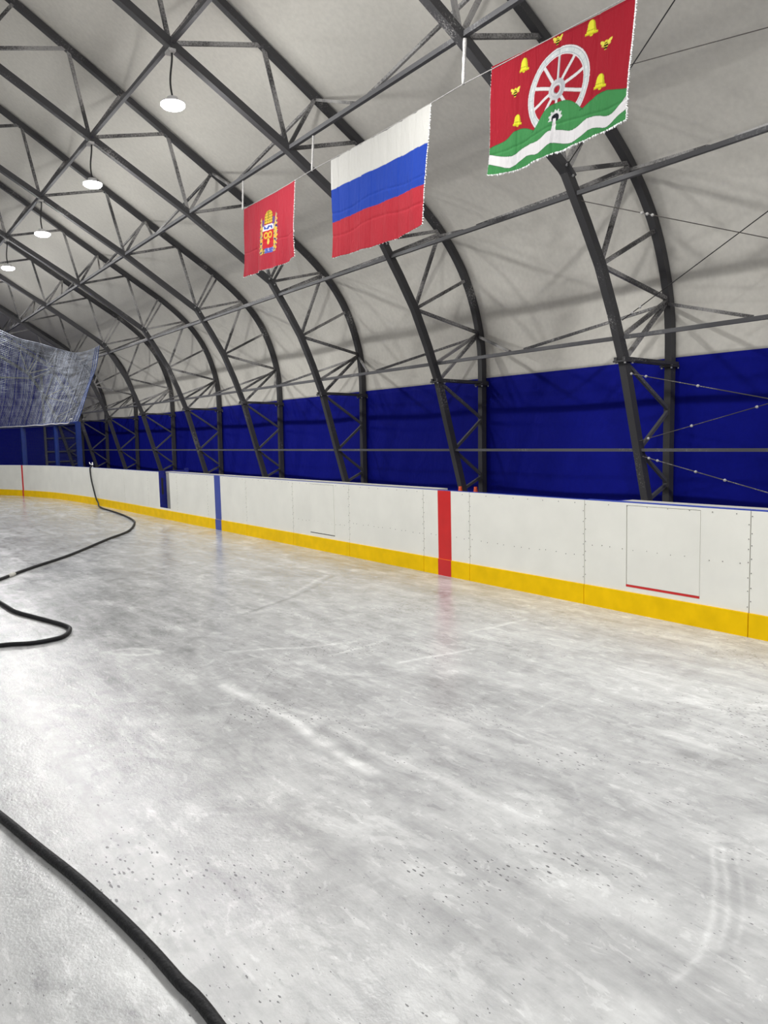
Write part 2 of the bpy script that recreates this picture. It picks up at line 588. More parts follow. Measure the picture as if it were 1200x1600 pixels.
# ice: fine grid near the camera so that scraped marks have a shape
def seg_field(P, pts, wd, soft=0.6):
    d = np.full(len(P), 1e9)
    for a, b in zip(pts, pts[1:]):
        a, b = np.array(a), np.array(b)
        ab = b-a
        t = np.clip(((P-a)@ab)/(ab@ab), 0, 1)
        d = np.minimum(d, np.linalg.norm(P-(a+t[:, None]*ab), axis=1))
    return np.exp(-(d/wd)**2)
def blob(P, c, rx, ry, rot=0.0):
    q = P-np.array(c)
    cx, sx = math.cos(rot), math.sin(rot)
    x = q[:, 0]*cx+q[:, 1]*sx; y = -q[:, 0]*sx+q[:, 1]*cx
    return np.exp(-((x/rx)**2+(y/ry)**2)**2)
def ring(P, c, a, b, rot, wd):
    q = P-np.array(c)
    cx, sx = math.cos(rot), math.sin(rot)
    x = q[:, 0]*cx+q[:, 1]*sx; y = -q[:, 0]*sx+q[:, 1]*cx
    rr_ = np.sqrt((x/a)**2+(y/b)**2)
    return np.exp(-((rr_-1)*min(a, b)/wd)**2)
gx = np.concatenate([np.arange(-17.0, -1.0, 1.0), np.arange(-1.0, 0.4, 0.05), np.arange(0.4, 3.4, 0.016), np.arange(3.4, 6.24, 0.028), [6.245]])
gy = np.concatenate([np.arange(YNEAR, 0.6, 0.8), np.arange(0.6, 5.3, 0.016), np.arange(5.3, 9.0, 0.028), np.arange(9.0, 14.0, 0.06), np.arange(14.0, YEND-2, 0.5)])
GX, GY = np.meshgrid(gx, gy)
P2 = np.stack([GX.ravel(), GY.ravel()], 1)
wobx = np.array([noise.noise(Vector((x*3, y*3, 1.0))) for x, y in P2])
woby = np.array([noise.noise(Vector((x*3, y*3, 7.0))) for x, y in P2])
nz1 = np.array([noise.noise(Vector((x*9, y*9, 3.0))) for x, y in P2])
Q = P2 + 0.03*np.stack([wobx, woby], 1)
mk = np.zeros(len(P2))
rag = 0.6+0.6*np.clip(nz1+0.3, 0, 1)
mk += 0.50*seg_field(Q, [(2.196, 5.086), (2.234, 4.652), (2.233, 4.123), (2.212, 3.575), (2.209, 3.256)], 0.045)*rag
mk += 0.22*seg_field(Q, [(2.30, 4.9), (2.36, 4.2), (2.40, 3.2), (2.5, 2.3)], 0.03)*rag
mk += -0.20*seg_field(Q, [(5.139, 8.331), (4.745, 7.992), (4.26, 7.608), (3.74, 7.309), (3.305, 7.098)], 0.03)
mk += 0.22*seg_field(Q, [(5.10, 8.42), (4.70, 8.09), (4.22, 7.70)], 0.03)
mk += 0.36*ring(Q, (1.99, 6.42), 0.20, 0.10, -0.7, 0.02)*rag
for a in ([(3.184, 5.249), (3.75, 5.33)], [(3.493, 4.755), (4.19, 4.638)], [(4.562, 5.089), (5.255, 5.094)], [(2.6, 5.9), (3.2, 5.6), (3.6, 5.5)]):
    mk += 0.32*seg_field(Q, a, 0.022)*rag
tr = [(2.905, 1.737), (2.719, 1.61), (2.479, 1.485), (2.251, 1.397), (2.076, 1.376)]
tr2 = [(2.94, 1.709), (2.758, 1.58), (2.521, 1.453), (2.332, 1.376)]
mk += (0.26*seg_field(Q, tr, 0.010) + 0.24*seg_field(Q, tr2, 0.010) + 0.2*seg_field(Q, [(a[0]+0.045, a[1]-0.035) for a in tr2], 0.008))*rag
mk += -0.10*seg_field(Q, [(a[0]+0.07, a[1]-0.05) for a in tr], 0.05)
mk += 0.22*blob(Q, (2.60, 10.3), 0.42, 0.35)*rag + 0.2*blob(Q, (2.33, 11.0), 0.3, 0.4)*rag
mk += -0.20*blob(Q, (1.80, 10.35), 0.14, 0.35)*rag
mk += -0.17*blob(Q, (0.47, 2.56), 0.035, 0.075, 0.6)*(0.5+0.9*np.clip(nz1+0.4, 0, 1))
mk += -0.20*blob(Q, (3.78, 2.2), 0.34, 0.16, -0.5)*rag - 0.08*blob(Q, (3.6, 3.2), 0.6, 0.9)
mk += 0.20*blob(Q, (1.83, 1.34), 0.13, 0.07)*rag
mk += 0.12*blob(Q, (5.3, 9.3), 0.5, 0.6)*rag
mk += -0.20*np.clip((P2[:, 1]-3.2)/4.5, 0, 1)         # light falloff painted into the ice colour, darker towards the far half
mk += 0.06*np.clip((3.5-P2[:, 1])/2.0, 0, 1)  # near end of the same painted falloff, lightened
for k in range(150):                            # short scratches left by skates and the scraper
    x, y = rng.uniform(0.3, 5.8), rng.uniform(1.2, 9.0)
    a = rng.normal(1.45, 0.35) if rng.random() < 0.7 else rng.uniform(0, 3.14)
    ln = rng.uniform(0.12, 0.7)
    c = [(x, y), (x+math.cos(a)*ln*0.5+rng.normal(0, 0.02), y+math.sin(a)*ln*0.5), (x+math.cos(a)*ln, y+math.sin(a)*ln)]
    sel = (np.abs(P2[:, 0]-x) < 1.0) & (np.abs(P2[:, 1]-y) < 1.0)
    mk[sel] += rng.choice([0.12, 0.08, -0.12, -0.08])*seg_field(Q[sel]+0.02*np.stack([nz1[sel], wobx[sel]], 1), c, 0.009)*rag[sel]
keep = np.ones(len(P2), bool)
nX, nY = len(gx), len(gy)
px = np.array([plan_x(y) for y in gy])
fs = []
XC = np.minimum(GX, px[:, None]+0.03)
for j in range(nY-1):
    for i in range(nX-1):
        if gx[i] > max(px[j], px[j+1])+0.03: continue
        a = j*nX+i
        fs.append((a, a+1, a+nX+1, a+nX))
me = bpy.data.meshes.new('floor')
me.from_pydata([(float(x), float(y), 0.0) for x, y in zip(XC.ravel(), GY.ravel())], [], fs)
at = me.attributes.new('scrape_and_falloff', 'FLOAT', 'POINT')
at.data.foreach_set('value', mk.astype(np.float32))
me.materials.append(M['ice'])
o = bpy.data.objects.new('floor', me)
C.objects.link(o)
o['kind'] = 'structure'

# ------------------------------------------------------------------ arch trusses
GT = 'steel arch trusses of the hall'
TL = {
 -1: 'dark grey steel arch outside the right edge, nearest the camera',
 0: 'rightmost dark grey steel arch, behind the wheel flag, with wires tied to it',
 1: 'dark grey steel arch with two orange cones at its foot, behind the tricolour flag',
 2: 'dark grey steel arch whose knee shows just under the small red flag',
 3: 'dark grey steel arch next left of the one under the small red flag',
 4: 'dark grey steel arch rising behind the boards just right of the open gateway',
 5: 'dark grey steel arch whose foot rises directly behind the open gateway',
 6: 'dark grey steel arch just right of the protective net corner, seventh from the right',
 7: 'dark grey steel arch half behind the net corner, the second farthest',
 8: 'farthest dark steel arch, seen through the net against the blue end wall'}
def P3(t, y=0.0): return (t[0], y, t[1])
def make_truss(y):
    t = thing('arch_truss', None, 'roof truss', (10.4, y, -0.02), GT)
    L = lambda p: P3(p, y)
    MB().chord([L(p) for p in OCH + mir(OCH)], 0.115, 0.115).build('outer_chord', 'steel', t)
    MB().chord([L(p) for p in ICH + mir(ICH)], 0.12, 0.12).build('inner_chord', 'steel', t)
    webs = [('eave', 'ob'), ('mid', 'ob'), ('mid', 'mid'), ('mid', 'knee'), ('knee', 'knee'), ('knee', 'p2k'),
            ('p2', 'p2k'), ('p2', 'p2'), ('p2', 'p12'), ('p1', 'p12'), ('p1', 'p1'), ('p1', 'p0'), ('q0', 'p0'), ('q0', 'pm'),
            ('q0', 's1'), ('q1', 's1'), ('q1', 's2'), ('q1', 's3'), ('q2', 's3'), ('q2', 's4'), ('q2', 's5'), ('q3', 's5'), ('q3', 's6'), ('q3', 's7'), ('ridge', 's7')]
    for a, b in webs:
        MB().beam(L(IN[a]), L(OUT[b]), 0.055).build('brace', 'brace', t)
    for dy in (-0.075, 0.075):                 # twin struts at the knee, twin ties at the eave
        MB().beam((IN['knee'][0]+dy*0.6, y+dy*0.3, IN['knee'][1]-dy*0.2), (OUT['kt'][0]+dy*0.95, y+dy*0.3, OUT['kt'][1]-dy*0.5), 0.045).build('twin_strut', 'brace', t)
        MB().beam((IN['eave'][0]-0.10, y+dy, IN['eave'][1]+0.02), (OUT['eave'][0]+0.08, y+dy, OUT['eave'][1]+0.02), 0.05, 0.05).build('eave_tie', 'steel', t)
    for z, o_, i_ in ((0, 'low1', 'eave'), (0, 'low1', 'rail'), (0, 'low2', 'rail')):
        MB().beam(L(IN[i_]), L(OUT[o_]), 0.05).build('brace', 'rail', t)
    MB().beam(L((10.10, 0.68)), L(OUT['low2']), 0.05).build('brace', 'rail', t)
    MB().beam(L((8.45, 4.99)), L((9.62, 5.50)), 0.05).build('brace', 'brace', t)
    MB().beam(L((9.46, 3.10)), L(OUT['ob']), 0.055).build('brace', 'brace', t)
    for (x, z, ang) in ((IN['eave'][0], IN['eave'][1]-0.015, 0.0), (IN['knee'][0], IN['knee'][1], -0.75), (OUT['eave'][0], OUT['eave'][1]-0.02, 0.0)):
        mb = MB()
        u = Vector((math.cos(ang), 0, -math.sin(ang)*-1)); 
        p = Vector((x, y, z))
        mb.beam(p-u*0.11, p+u*0.11, 0.22, 0.025)
        pl, mb = mb, MB()
        for sx in (-0.085, 0.085):
            for sy in (-0.085, 0.085):
                q = p+u*sx+Vector((0, sy, 0))
                n = u.cross(Vector((0, 1, 0)))
                mb.tube([q-n*0.035, q+n*0.035], 0.016, 6)
        pl.build('splice_plate', 'steel', t, extra=(mb, 'bolt'))
    MB().box((10.10, y-0.16, -0.02), (10.72, y+0.16, 0.025)).build('base_plate', 'steel', t)
    return t
t0 = make_truss(YK(0))
tag(t0, TL[0], 'roof truss', GT)
for k in (-1, 1, 2, 3, 4, 5, 6, 7, 8):
    t = copy_tree(t0)
    t.location = (10.4, YK(k), -0.02)
    t['label'] = TL[k]

# ------------------------------------------------------------------ purlins along the hall
GP = 'long steel purlins joining the arches'
def purlin(label, inner, outer, sz, brace=True):
    (xi, zi) = inner
    t = thing('roof_purlin', label, 'steel purlin', (xi, YK(-1), zi), GP)
    for k in range(-1, 8):
        ya, yb = YK(k)+0.062, YK(k+1)-0.062
        MB().beam((xi, ya, zi), (xi, yb, zi), sz, side=(1, 0, 0)).build('tube', 'rail', t)
        if brace:
            ym = (ya+yb)/2
            xo, zo = outer
            for y_, dm in ((YK(k)+0.05, -0.16), (YK(k+1)-0.05, 0.16)):
                MB().beam((xo, y_, zo-0.05), (xi+0.01, ym+dm, zi+0.03), 0.042, side=(0, 0, 1)).build('diagonal_brace', 'brace', t)
    return t
purlin('topmost visible grey purlin, the one the round lamps hang below', (4.565, 7.555), OUT['p1'], 0.06)
purlin('grey purlin with the three flags hung under it', (6.475, 6.435), OUT['p2'], 0.062)
purlin('grey purlin just below the knees of the arches, under the flags', (8.46, 4.94), (9.60, 5.50), 0.055)
purlin('grey purlin low on the arches, just above where the blue wall fabric begins', (9.48, 3.10), (10.55, 3.70), 0.055)
purlin('thin grey rail running level across the blue wall fabric', (9.905, 1.465), None, 0.045, False)

# ------------------------------------------------------------------ end wall framing
t = thing('gable_frame', 'thin grey posts and girts against the blue end wall, seen through the net', 'wall frame', (8.92, YEND-0.12, 0))
MB().beam((8.92, YEND-0.12, -0.02), (8.92, YEND-0.12, 5.1), 0.10).build('post', 'rail', t)
MB().beam((1.5, YEND-0.12, -0.02), (1.5, YEND-0.12, 10.0), 0.10).build('post', 'rail', t)
for z, xa, xb in ((2.06, 8.97, 10.3), (1.40, 8.97, 10.3), (0.90, 8.97, 10.3), (5.0, -2.0, 8.5)):
    MB().beam((xa, YEND-0.12, z), (xb, YEND-0.12, z), 0.06, side=(0, 1, 0)).build('girt', 'rail', t)

# ------------------------------------------------------------------ rink boards
GB = 'rink board panels'
def arc(y0, y1, off=0.0):
    n = 1 if y1 <= 19.01 else max(2, int((y1-y0)/0.25))
    out = []
    for y in np.linspace(y0, y1, n+1):
        e = 0.05
        tx, ty = plan_x(y+e)-plan_x(y-e), 2*e
        l = math.hypot(tx, ty)
        nx, ny = ty/l, -tx/l                    # away from the ice
        out.append((plan_x(y)+nx*off, y+ny*off))
    return out
def strip(mb, y0, y1, z0, z1, o0, o1):
    A, B = arc(y0, y1, o0), arc(y0, y1, o1)
    n = len(A)
    vs = []
    for (a, b) in zip(A, B):
        vs += [(a[0], a[1], z0), (b[0], b[1], z0), (b[0], b[1], z1), (a[0], a[1], z1)]
    fs = [(0, 1, 2, 3), tuple((n-1)*4+k for k in (3, 2, 1, 0))]
    for i in range(n-1):
        for k in range(4):
            k2 = (k+1) % 4
            fs.append((i*4+k, (i+1)*4+k, (i+1)*4+k2, i*4+k2))
    return mb.add(vs, fs)
G = 0.004
def panel(y0, y1, label, hatch=None, gate=None, stripe=None, row=None):
    a = arc(y0, y1)
    t = thing('rink_board_panel', label, 'rink board', (a[0][0]+0.05, y0, -0.02), GB)
    ya, yb = y0+G, y1-G
    f = MB()
    hz = hatch or gate
    if hz:
        h0, h1, z0, z1 = hz
        strip(f, ya, yb, 0.207, z0, 0.0, 0.014)
        strip(f, ya, h0, z0, H-0.003, 0.0, 0.014)
        strip(f, h1, yb, z0, H-0.003, 0.0, 0.014)
        if z1 < H-0.02: strip(f, h0, h1, z1, H-0.003, 0.0, 0.014)
    else:
        strip(f, ya, yb, 0.207, H-0.003, 0.0, 0.014)
    sc = MB()
    strip(MB(), ya, yb, 0.0, 0.205, -0.010, 0.014).build('kick_plate', 'yellow', t)
    c = MB()
    if gate:
        strip(c, ya, gate[0], H-0.0028, H+0.003, 0.004, 0.035)
        strip(MB(), gate[1], yb, H-0.0028, H+0.003, 0.004, 0.035).build('top_rail', 'cap_blue', t)
    else:
        strip(c, ya, yb, H-0.0028, H+0.003, 0.004, 0.085 if y0 < 5 else 0.032)
    c.build('top_rail', 'cap_blue', t)
    fm = 'gate_blue' if gate else 'rail'
    for yy in ([ya+0.03, yb-0.03] if not gate else [ya+0.03, gate[0]-0.03, gate[1]+0.03, yb-0.03]):
        p = arc(yy-0.02, yy+0.02, 0.045)[0]
        MB().box((p[0]-0.028, yy-0.025, -0.02), (p[0]+0.024, yy+0.025, H-0.013)).build('frame_post', fm, t)
    strip(MB(), ya+0.06, yb-0.06, 0.10, 0.16, 0.017, 0.055).build('frame_rail', fm, t)
    if not gate:
        strip(MB(), ya+0.001, yb-0.001, 0.02, H-0.014, 0.0145, 0.0155).build('backing', 'gap', t)
    if hatch:
        h0, h1, z0, z1 = hatch
        g_ = 0.007
        gr, gl = (0.003, 0.011) if y0 < 5 else (0.009, 0.004)
        zs_ = 0.024 if y0 < 5 else 0.012
        strip(MB(), h0+gr, h1-gl, z0+zs_, z1-0.004, -0.002, 0.012).build('hatch', 'white_board', t)
        strip(MB(), h0+0.001, h1-0.001, z0+0.001, z0+zs_-0.002, -0.001, 0.012).build('hatch_seal', 'red' if y0 < 5 else 'gap', t)
    if stripe:
        s0, s1, mt = stripe
        mb = MB()
        strip(mb, s0, s1, 0.206, H-0.003, -0.0025, 0.0)
        strip(mb, s0, s1, 0.0, 0.2055, -0.0125, -0.010)
        mb.build('painted_stripe', mt, t)
    def dot(yy, z):
        p = arc(yy, yy+0.01, -0.002)[0]
        sc.tube([(p[0], yy, z), (p[0]+0.004, yy, z)], 0.0048, 6)
    zs = [0.27+0.115*i for i in range(7)]
    for z in zs:
        dot(ya+0.010, z+random.uniform(-.02, .02)); dot(yb-0.010, z+0.05+random.uniform(-.02, .02))
    for i in range(int((yb-ya)/0.22)):
        dot(ya+0.12+0.22*i, H-0.035)
    if row:
        for i in range(int((yb-ya)/0.13)):
            yy = ya+0.1+0.13*i+random.uniform(-.03, .03)
            if hatch and (abs(yy-hatch[0]) < 0.03 or abs(yy-hatch[1]) < 0.03): continue
            if stripe and stripe[0] < yy < stripe[1]: continue
            dot(yy, row+random.uniform(-.008, .008)-(0.002 if hatch else 0))
    f.build('facing', 'white_board', t, extra=(sc, 'screw'))
    return t
panel(1.70, 3.43, 'white and yellow board panel cut by the right edge of the photo')
panel(3.43, 5.172, 'board panel with the large square hatch underlined in red', hatch=(3.885, 4.665, 0.255, 1.045), row=0.62)
panel(5.172, 6.905, 'plain white board panel between the red stripe panel and the red-lined hatch', row=0.50)
panel(6.905, 7.787, 'short board panel with the wide vertical red stripe', stripe=(7.244, 7.492, 'red'), row=0.50)
panel(7.787, 9.54, 'plain board panel directly left of the short panel with the red stripe', row=0.50)
panel(9.54, 11.235, 'board panel with the smaller dark-lined hatch left of the red stripe', hatch=(9.95, 10.68, 0.262, 1.04), row=0.45)
panel(11.235, 12.98, 'plain board panel between the dark-lined hatch and the blue stripe panel')
panel(12.98, 14.75, 'board panel with the vertical blue stripe', stripe=(14.111, 14.388, 'stripe_blue'))
panel(14.75, 16.42, 'plain board panel between the blue stripe and the gateway')
panel(16.42, 18.30, 'board panel with the narrow open gateway showing dark blue', gate=(16.86, 17.57, 0.25, H))
panel(18.30, 20.13, 'plain board panel just left of the open gateway')
panel(20.13, 22.45, 'board panel right of where the black hose climbs over the boards')
panel(22.45, 24.88, 'curving board panel over which the black hose hangs')
panel(24.88, 26.88, 'curved corner board panel just left of the hose, under the blue frame')
panel(26.88, 29.22, 'curved corner board panel with the thin red goal line', stripe=(28.93, 29.03, 'red'))
panel(29.22, 31.4, 'farthest corner board panel at the left edge of the photo')

# open gate leaf and counters behind the boards
t = thing('gate_leaf', 'dark blue panel seen through the narrow open gateway of the boards', 'gate', (6.50, 19.36, -0.02))
MB().box((6.48, 19.34, -0.01), (7.60, 19.38, 1.02)).build('leaf', 'gate_blue', t)
MB().box((6.885, 19.328, 0.42), (6.945, 19.339, 0.84)).build('latch_recess', 'cable', t)
MB().box((7.55, 19.30, -0.02), (7.62, 19.42, 1.06)).build('hinge_post', 'gate_blue', t)

t = thing('bench_counter', 'long pale plank behind the boards from the gateway to the red stripe', 'counter', (7.04, 8.45, -0.02), 'pale counters behind the boards')
MB().box((6.98, 8.42, 0.965), (7.15, 19.22, 1.002)).build('counter_top', 'counter', t)
for y in (9.6, 12.2, 14.8, 17.2):
    MB().box((7.02, y-0.03, -0.02), (7.08, y+0.03, 0.965)).build('leg', 'rail', t)
MB().box((6.985, 19.00, -0.02), (7.06, 19.21, 0.965)).build('end_post', 'counter', t)
t = thing('bench_counter', 'pale grey counter behind the boards at the right edge, below the rightmost arch', 'counter', (6.8, 3.4, -0.02), 'pale counters behind the boards')
MB().box((6.50, 1.7, 0.968), (7.16, 5.31, 1.000)).build('counter_top', 'counter', t)
MB().box((6.50, 5.312, 0.95), (7.16, 5.40, 0.995)).build('end_trim', 'gate_blue', t)
for y in (2.0, 3.4, 5.0):
    for x in (6.55, 7.08):
        MB().box((x-0.03, y-0.03, -0.02), (x+0.03, y+0.03, 0.968)).build('leg', 'rail', t)

# ------------------------------------------------------------------ lamps
GL = 'round high bay lamps'
def make_lamp(x, y, ztop, zl):
    t = thing('high_bay_lamp', None, 'lamp', (x, y, zl), GL)
    MB().lathe((x, y, zl), [(0.150, 0.030), (0.176, 0.032), (0.174, 0.045), (0.13, 0.058), (0.085, 0.07), (0.08, 0.12), (0.03, 0.13)], 28).build('housing', 'housing', t, True)
    MB().lathe((x, y, zl), [(0.02, -0.046), (0.09, -0.040), (0.145, -0.022), (0.172, 0.004), (0.172, 0.031)], 28).build('lens', 'lens', t, True, 'glowing white lens')
    mb = MB()
    n = 10
    pts = [(x-0.015*math.sin(i/n*math.pi*1.6), y+0.02*math.sin(i/n*math.pi*1.5), zl+0.13+(ztop-zl-0.13)*i/n) for i in range(n+1)]
    mb.tube(pts, 0.015, 6)
    mb.build('cable', 'cable', t, True)
    MB().box((x-0.05, y-0.09, ztop-0.02), (x+0.05, y+0.09, ztop+0.02)).build('hanger_plate', 'rope', t)
    ld = bpy.data.lights.new('lamp_light', 'AREA')
    ld.shape = 'DISK'; ld.size = 0.30; ld.energy = LAMP_WATT; ld.color = (1.0, 0.992, 0.975)
    ld.spread = math.radians(180)
    lo = bpy.data.objects.new('lamp_light', ld)
    C.objects.link(lo)
    lo.parent = t
    lo.location = (0, 0, -0.05)
    ld = bpy.data.lights.new('lamp_glow', 'POINT')
    ld.energy = GLOW_WATT; ld.shadow_soft_size = 0.16; ld.color = (1.0, 0.992, 0.975)
    lo = bpy.data.objects.new('lamp_glow', ld)
    C.objects.link(lo)
    lo.parent = t
    lo.location = (0, 0, -0.15)
    return t
LZ, LT = 6.66, 7.42
lab = {0: 'round lit lamp above the top edge of the photo', 1: 'largest and nearest round glowing lamp, near the top left', 2: 'second nearest glowing lamp, left of and below the largest one',
       3: 'third glowing lamp, small, far up the left side', 4: 'smallest and farthest glowing lamp at the left edge',
       5: 'unseen round lamp added past the left edge to brighten the far roof, nearer one', 6: 'unseen round lamp added past the left edge to brighten the far roof, farthest one'}
lamp0 = make_lamp(4.54, YK(1)-0.02, LT, LZ)
lamp0['label'] = lab[1]
for k in (0, 2, 3, 4, 5, 6):  # the farthest pair is unseen, added to brighten the far roof
    c = copy_tree(lamp0)
    c.location = (4.54, YK(k)-0.02, LZ)
    c['label'] = lab[k]
for k in (-3, -2, -1):
    c = copy_tree(lamp0); c.location = (4.54, YK(k), LZ)
    c['label'] = 'round lamp of the near row behind the camera'
for k in (-3, -1, 1, 3):  # unseen ridge row, added to light the ice evenly
    c = copy_tree(lamp0); c.location = (XR, YK(k), LZ+3.5)
    c['label'] = 'unseen round lamp added under the ridge to even the light on the ice'
for k in (-3, -1, 1, 3):
    c = copy_tree(lamp0); c.location = (2*XR-4.54, YK(k), LZ)
    c['label'] = 'round lamp of the row on the far left side, outside the photo'

# ------------------------------------------------------------------ flags
def bell(u, v, cu, cv, s):
    x, y = (u-cu)/s, (v-cv)/(s*1.55)
    y += 0.10*x
    if -0.95 < y < 1.0:
        w_ = 0.95 if y < -0.62 else (0.62+0.25*(-y) if y < 0.1 else 0.60*math.sqrt(max(0, 1-((y-0.1)/0.85)**2)))
        if abs(x) < w_:
            if y < -0.62: return (0.55, 0.50, 0.02) if y < -0.78 else (0.80, 0.75, 0.03)
            if -0.40 < y < -0.30: return (0.42, 0.40, 0.02)
            if x > w_*0.55: return (0.52, 0.50, 0.02)
            return (0.82, 0.78, 0.05)
    if x*x + (y+1.0)**2*2 < 0.06: return (0.7, 0.66, 0.03)
    return None
def bee(u, v, cu, cv, s):
    x, y = (u-cu)/s, (v-cv)/(s*1.5)
    if abs(x) < 0.36 and -0.95 < y < 0.25 and (x/0.36)**2+((y+0.3)/0.62)**2 < 1:
        return (0.75, 0.62, 0.05) if math.sin(y*15+1) > 0.55 else (0.02, 0.016, 0.008)
    if x*x+(y-0.35)**2 < 0.07: return (0.70, 0.66, 0.05)
    for sx in (-1, 1):
        a, b = (x*sx-0.62), (y-0.35)
        if (a*0.8+b*0.6)**2/0.22+(a*0.6-b*0.8)**2/0.06 < 1: return (0.82, 0.74, 0.10)
        a, b = (x*sx-0.50), (y+0.05)
        if a*a/0.09+b*b/0.05 < 1: return (0.72, 0.60, 0.10)
    return None
RED3, GRN, WHT = (0.38, 0.016, 0.030), (0.060, 0.27, 0.085), (0.80, 0.78, 0.79)
def interp(pts, u): return float(np.interp(u, [p[0] for p in pts], [p[1] for p in pts]))
HILL = catmull([(-0.05, 0.235), (0.025, 0.252), (0.10, 0.252), (0.158, 0.268), (0.21, 0.302), (0.263, 0.306), (0.31, 0.285), (0.36, 0.246), (0.375, 0.23)], 6)
HILLC = catmull([(0.36, 0.215), (0.39, 0.262), (0.433, 0.335), (0.475, 0.376), (0.53, 0.396), (0.60, 0.386), (0.65, 0.345), (0.703, 0.268), (0.72, 0.24)], 6)
HILLR = catmull([(0.69, 0.245), (0.743, 0.270), (0.808, 0.318), (0.86, 0.326), (0.892, 0.313), (0.979, 0.272), (1.05, 0.24)], 6)
RT = catmull([(-0.03, 0.19), (0.012, 0.178), (0.11, 0.120), (0.2, 0.085), (0.24, 0.095), (0.283, 0.119), (0.34, 0.125), (0.396, 0.115), (0.44, 0.13), (0.491, 0.157), (0.54, 0.15), (0.588, 0.128), (0.64, 0.095), (0.68, 0.098), (0.732, 0.135), (0.77, 0.142), (0.82, 0.131), (0.87, 0.105), (0.92, 0.115), (0.984, 0.188), (1.03, 0.22)], 5)
RB = catmull([(-0.03, 0.10), (0.01, 0.091), (0.06, 0.06), (0.115, 0.025), (0.16, -0.005), (0.204, -0.015), (0.25, 0.0), (0.308, 0.032), (0.36, 0.02), (0.412, -0.003), (0.46, 0.02), (0.517, 0.044), (0.57, 0.02), (0.624, -0.01), (0.67, -0.02), (0.72, 0.01), (0.773, 0.040), (0.82, 0.03), (0.86, 0.012), (0.90, 0.03), (0.95, 0.065), (1.0, 0.09)], 5)
AS3 = 1.93/1.12
def design3(u, v):
    hl = interp(HILL, u) if u < 0.375 else -1
    hc = interp(HILLC, u) if 0.36 < u < 0.72 else -1
    hr = interp(HILLR, u) if u > 0.69 else -1
    top = max(hl, hc, hr)
    if v < top:
        du, dv = (u-0.536)*AS3, v-0.262
        if v < 0.262 and abs(u-0.53) < 0.008+0.006*(0.262-v)/0.12 and v > 0.12: return WHT
        r_ = math.hypot(du, dv)
        if r_ < 0.040 and dv > -0.030: return (0.01, 0.012, 0.02)
        if dv > -0.02:
            a = math.atan2(dv, du)
            if r_ < 0.040+0.022+0.014*(math.cos(a*11) > 0.2): return (0.75, 0.76, 0.76)
        rt, rb = interp(RT, u), interp(RB, u)
        if rb < v < rt: return WHT
        if abs(v-rt) < 0.005 or abs(v-rb) < 0.005: return (0.02, 0.14, 0.04)
        for h_ in (hl, hc, hr):
            if h_ > 0 and abs(v-h_) < 0.005: return (0.02, 0.13, 0.04)
        return GRN
    # wheel
    du, dv = (u-0.531)/0.215, (v-0.516)/0.365
    r_ = math.hypot(du, dv)
    if r_ < 1.0:
        a = math.degrees(math.atan2(dv*0.365, du*0.215*AS3)) % 360
        if r_ > 0.80:
            if r_ > 0.965 or r_ < 0.825: return (0.82, 0.76, 0.77)
            if r_ > 0.945 or r_ < 0.845: return (0.40, 0.46, 0.48)
            k = (a/30.0) % 1.0
            if k < 0.02: return (0.35, 0.40, 0.42)
            if math.hypot((k-0.5)*30*0.0155, (r_-0.895)) < 0.032: return (0.80, 0.80, 0.82)
            return (0.66, 0.70, 0.70)
        if r_ < 0.255:
            if r_ < 0.085: return RED3
            if r_ < 0.105: return (0.25, 0.26, 0.28)
            if r_ < 0.14: return (0.70, 0.68, 0.70)
            if 0.175 < r_ < 0.185: return (0.40, 0.42, 0.44)
            return (0.62, 0.62, 0.64) if u < 0.531 else (0.48, 0.49, 0.52)
        da = abs(((a - 90) % 36 + 18) % 36 - 18)
        dperp = math.radians(da)*r_
        if dperp < 0.040:
            if abs(((a-90+180) % 360)-180) < 9 and u > 0.531: return (0.45, 0.46, 0.48)
            return (0.76, 0.74, 0.74)
        if dperp < 0.052: return (0.25, 0.02, 0.03)
    elif r_ < 1.012: return (0.20, 0.02, 0.03)
    for (cu, cv, s) in ((0.27, 0.877, 0.040), (0.232, 0.400, 0.034), (0.734, 0.925, 0.042), (0.819, 0.427, 0.041)):
        c = bell(u, v, cu, cv, s)
        if c: return c
    for (cu, cv, s) in ((0.208, 0.668, 0.036), (0.509, 0.955, 0.034), (0.838, 0.717, 0.037)):
        c = bee(u, v, cu, cv, s)
        if c: return c
    if v > 0.975: return (0.33, 0.012, 0.025)
    return RED3
def design2(u, v):
    if u < 0.012 and v > 0.69: return (0.82, 0.81, 0.78)
    if v > 0.692: return (0.74, 0.73, 0.69)
    if v > 0.356: return (0.024, 0.072, 0.46)
    return (0.54, 0.040, 0.058)
RED1 = (0.45, 0.036, 0.056)
GOLD, DGOLD, NAVY, PURP = (0.75, 0.48, 0.06), (0.30, 0.24, 0.03), (0.03, 0.03, 0.16), (0.16, 0.08, 0.26)
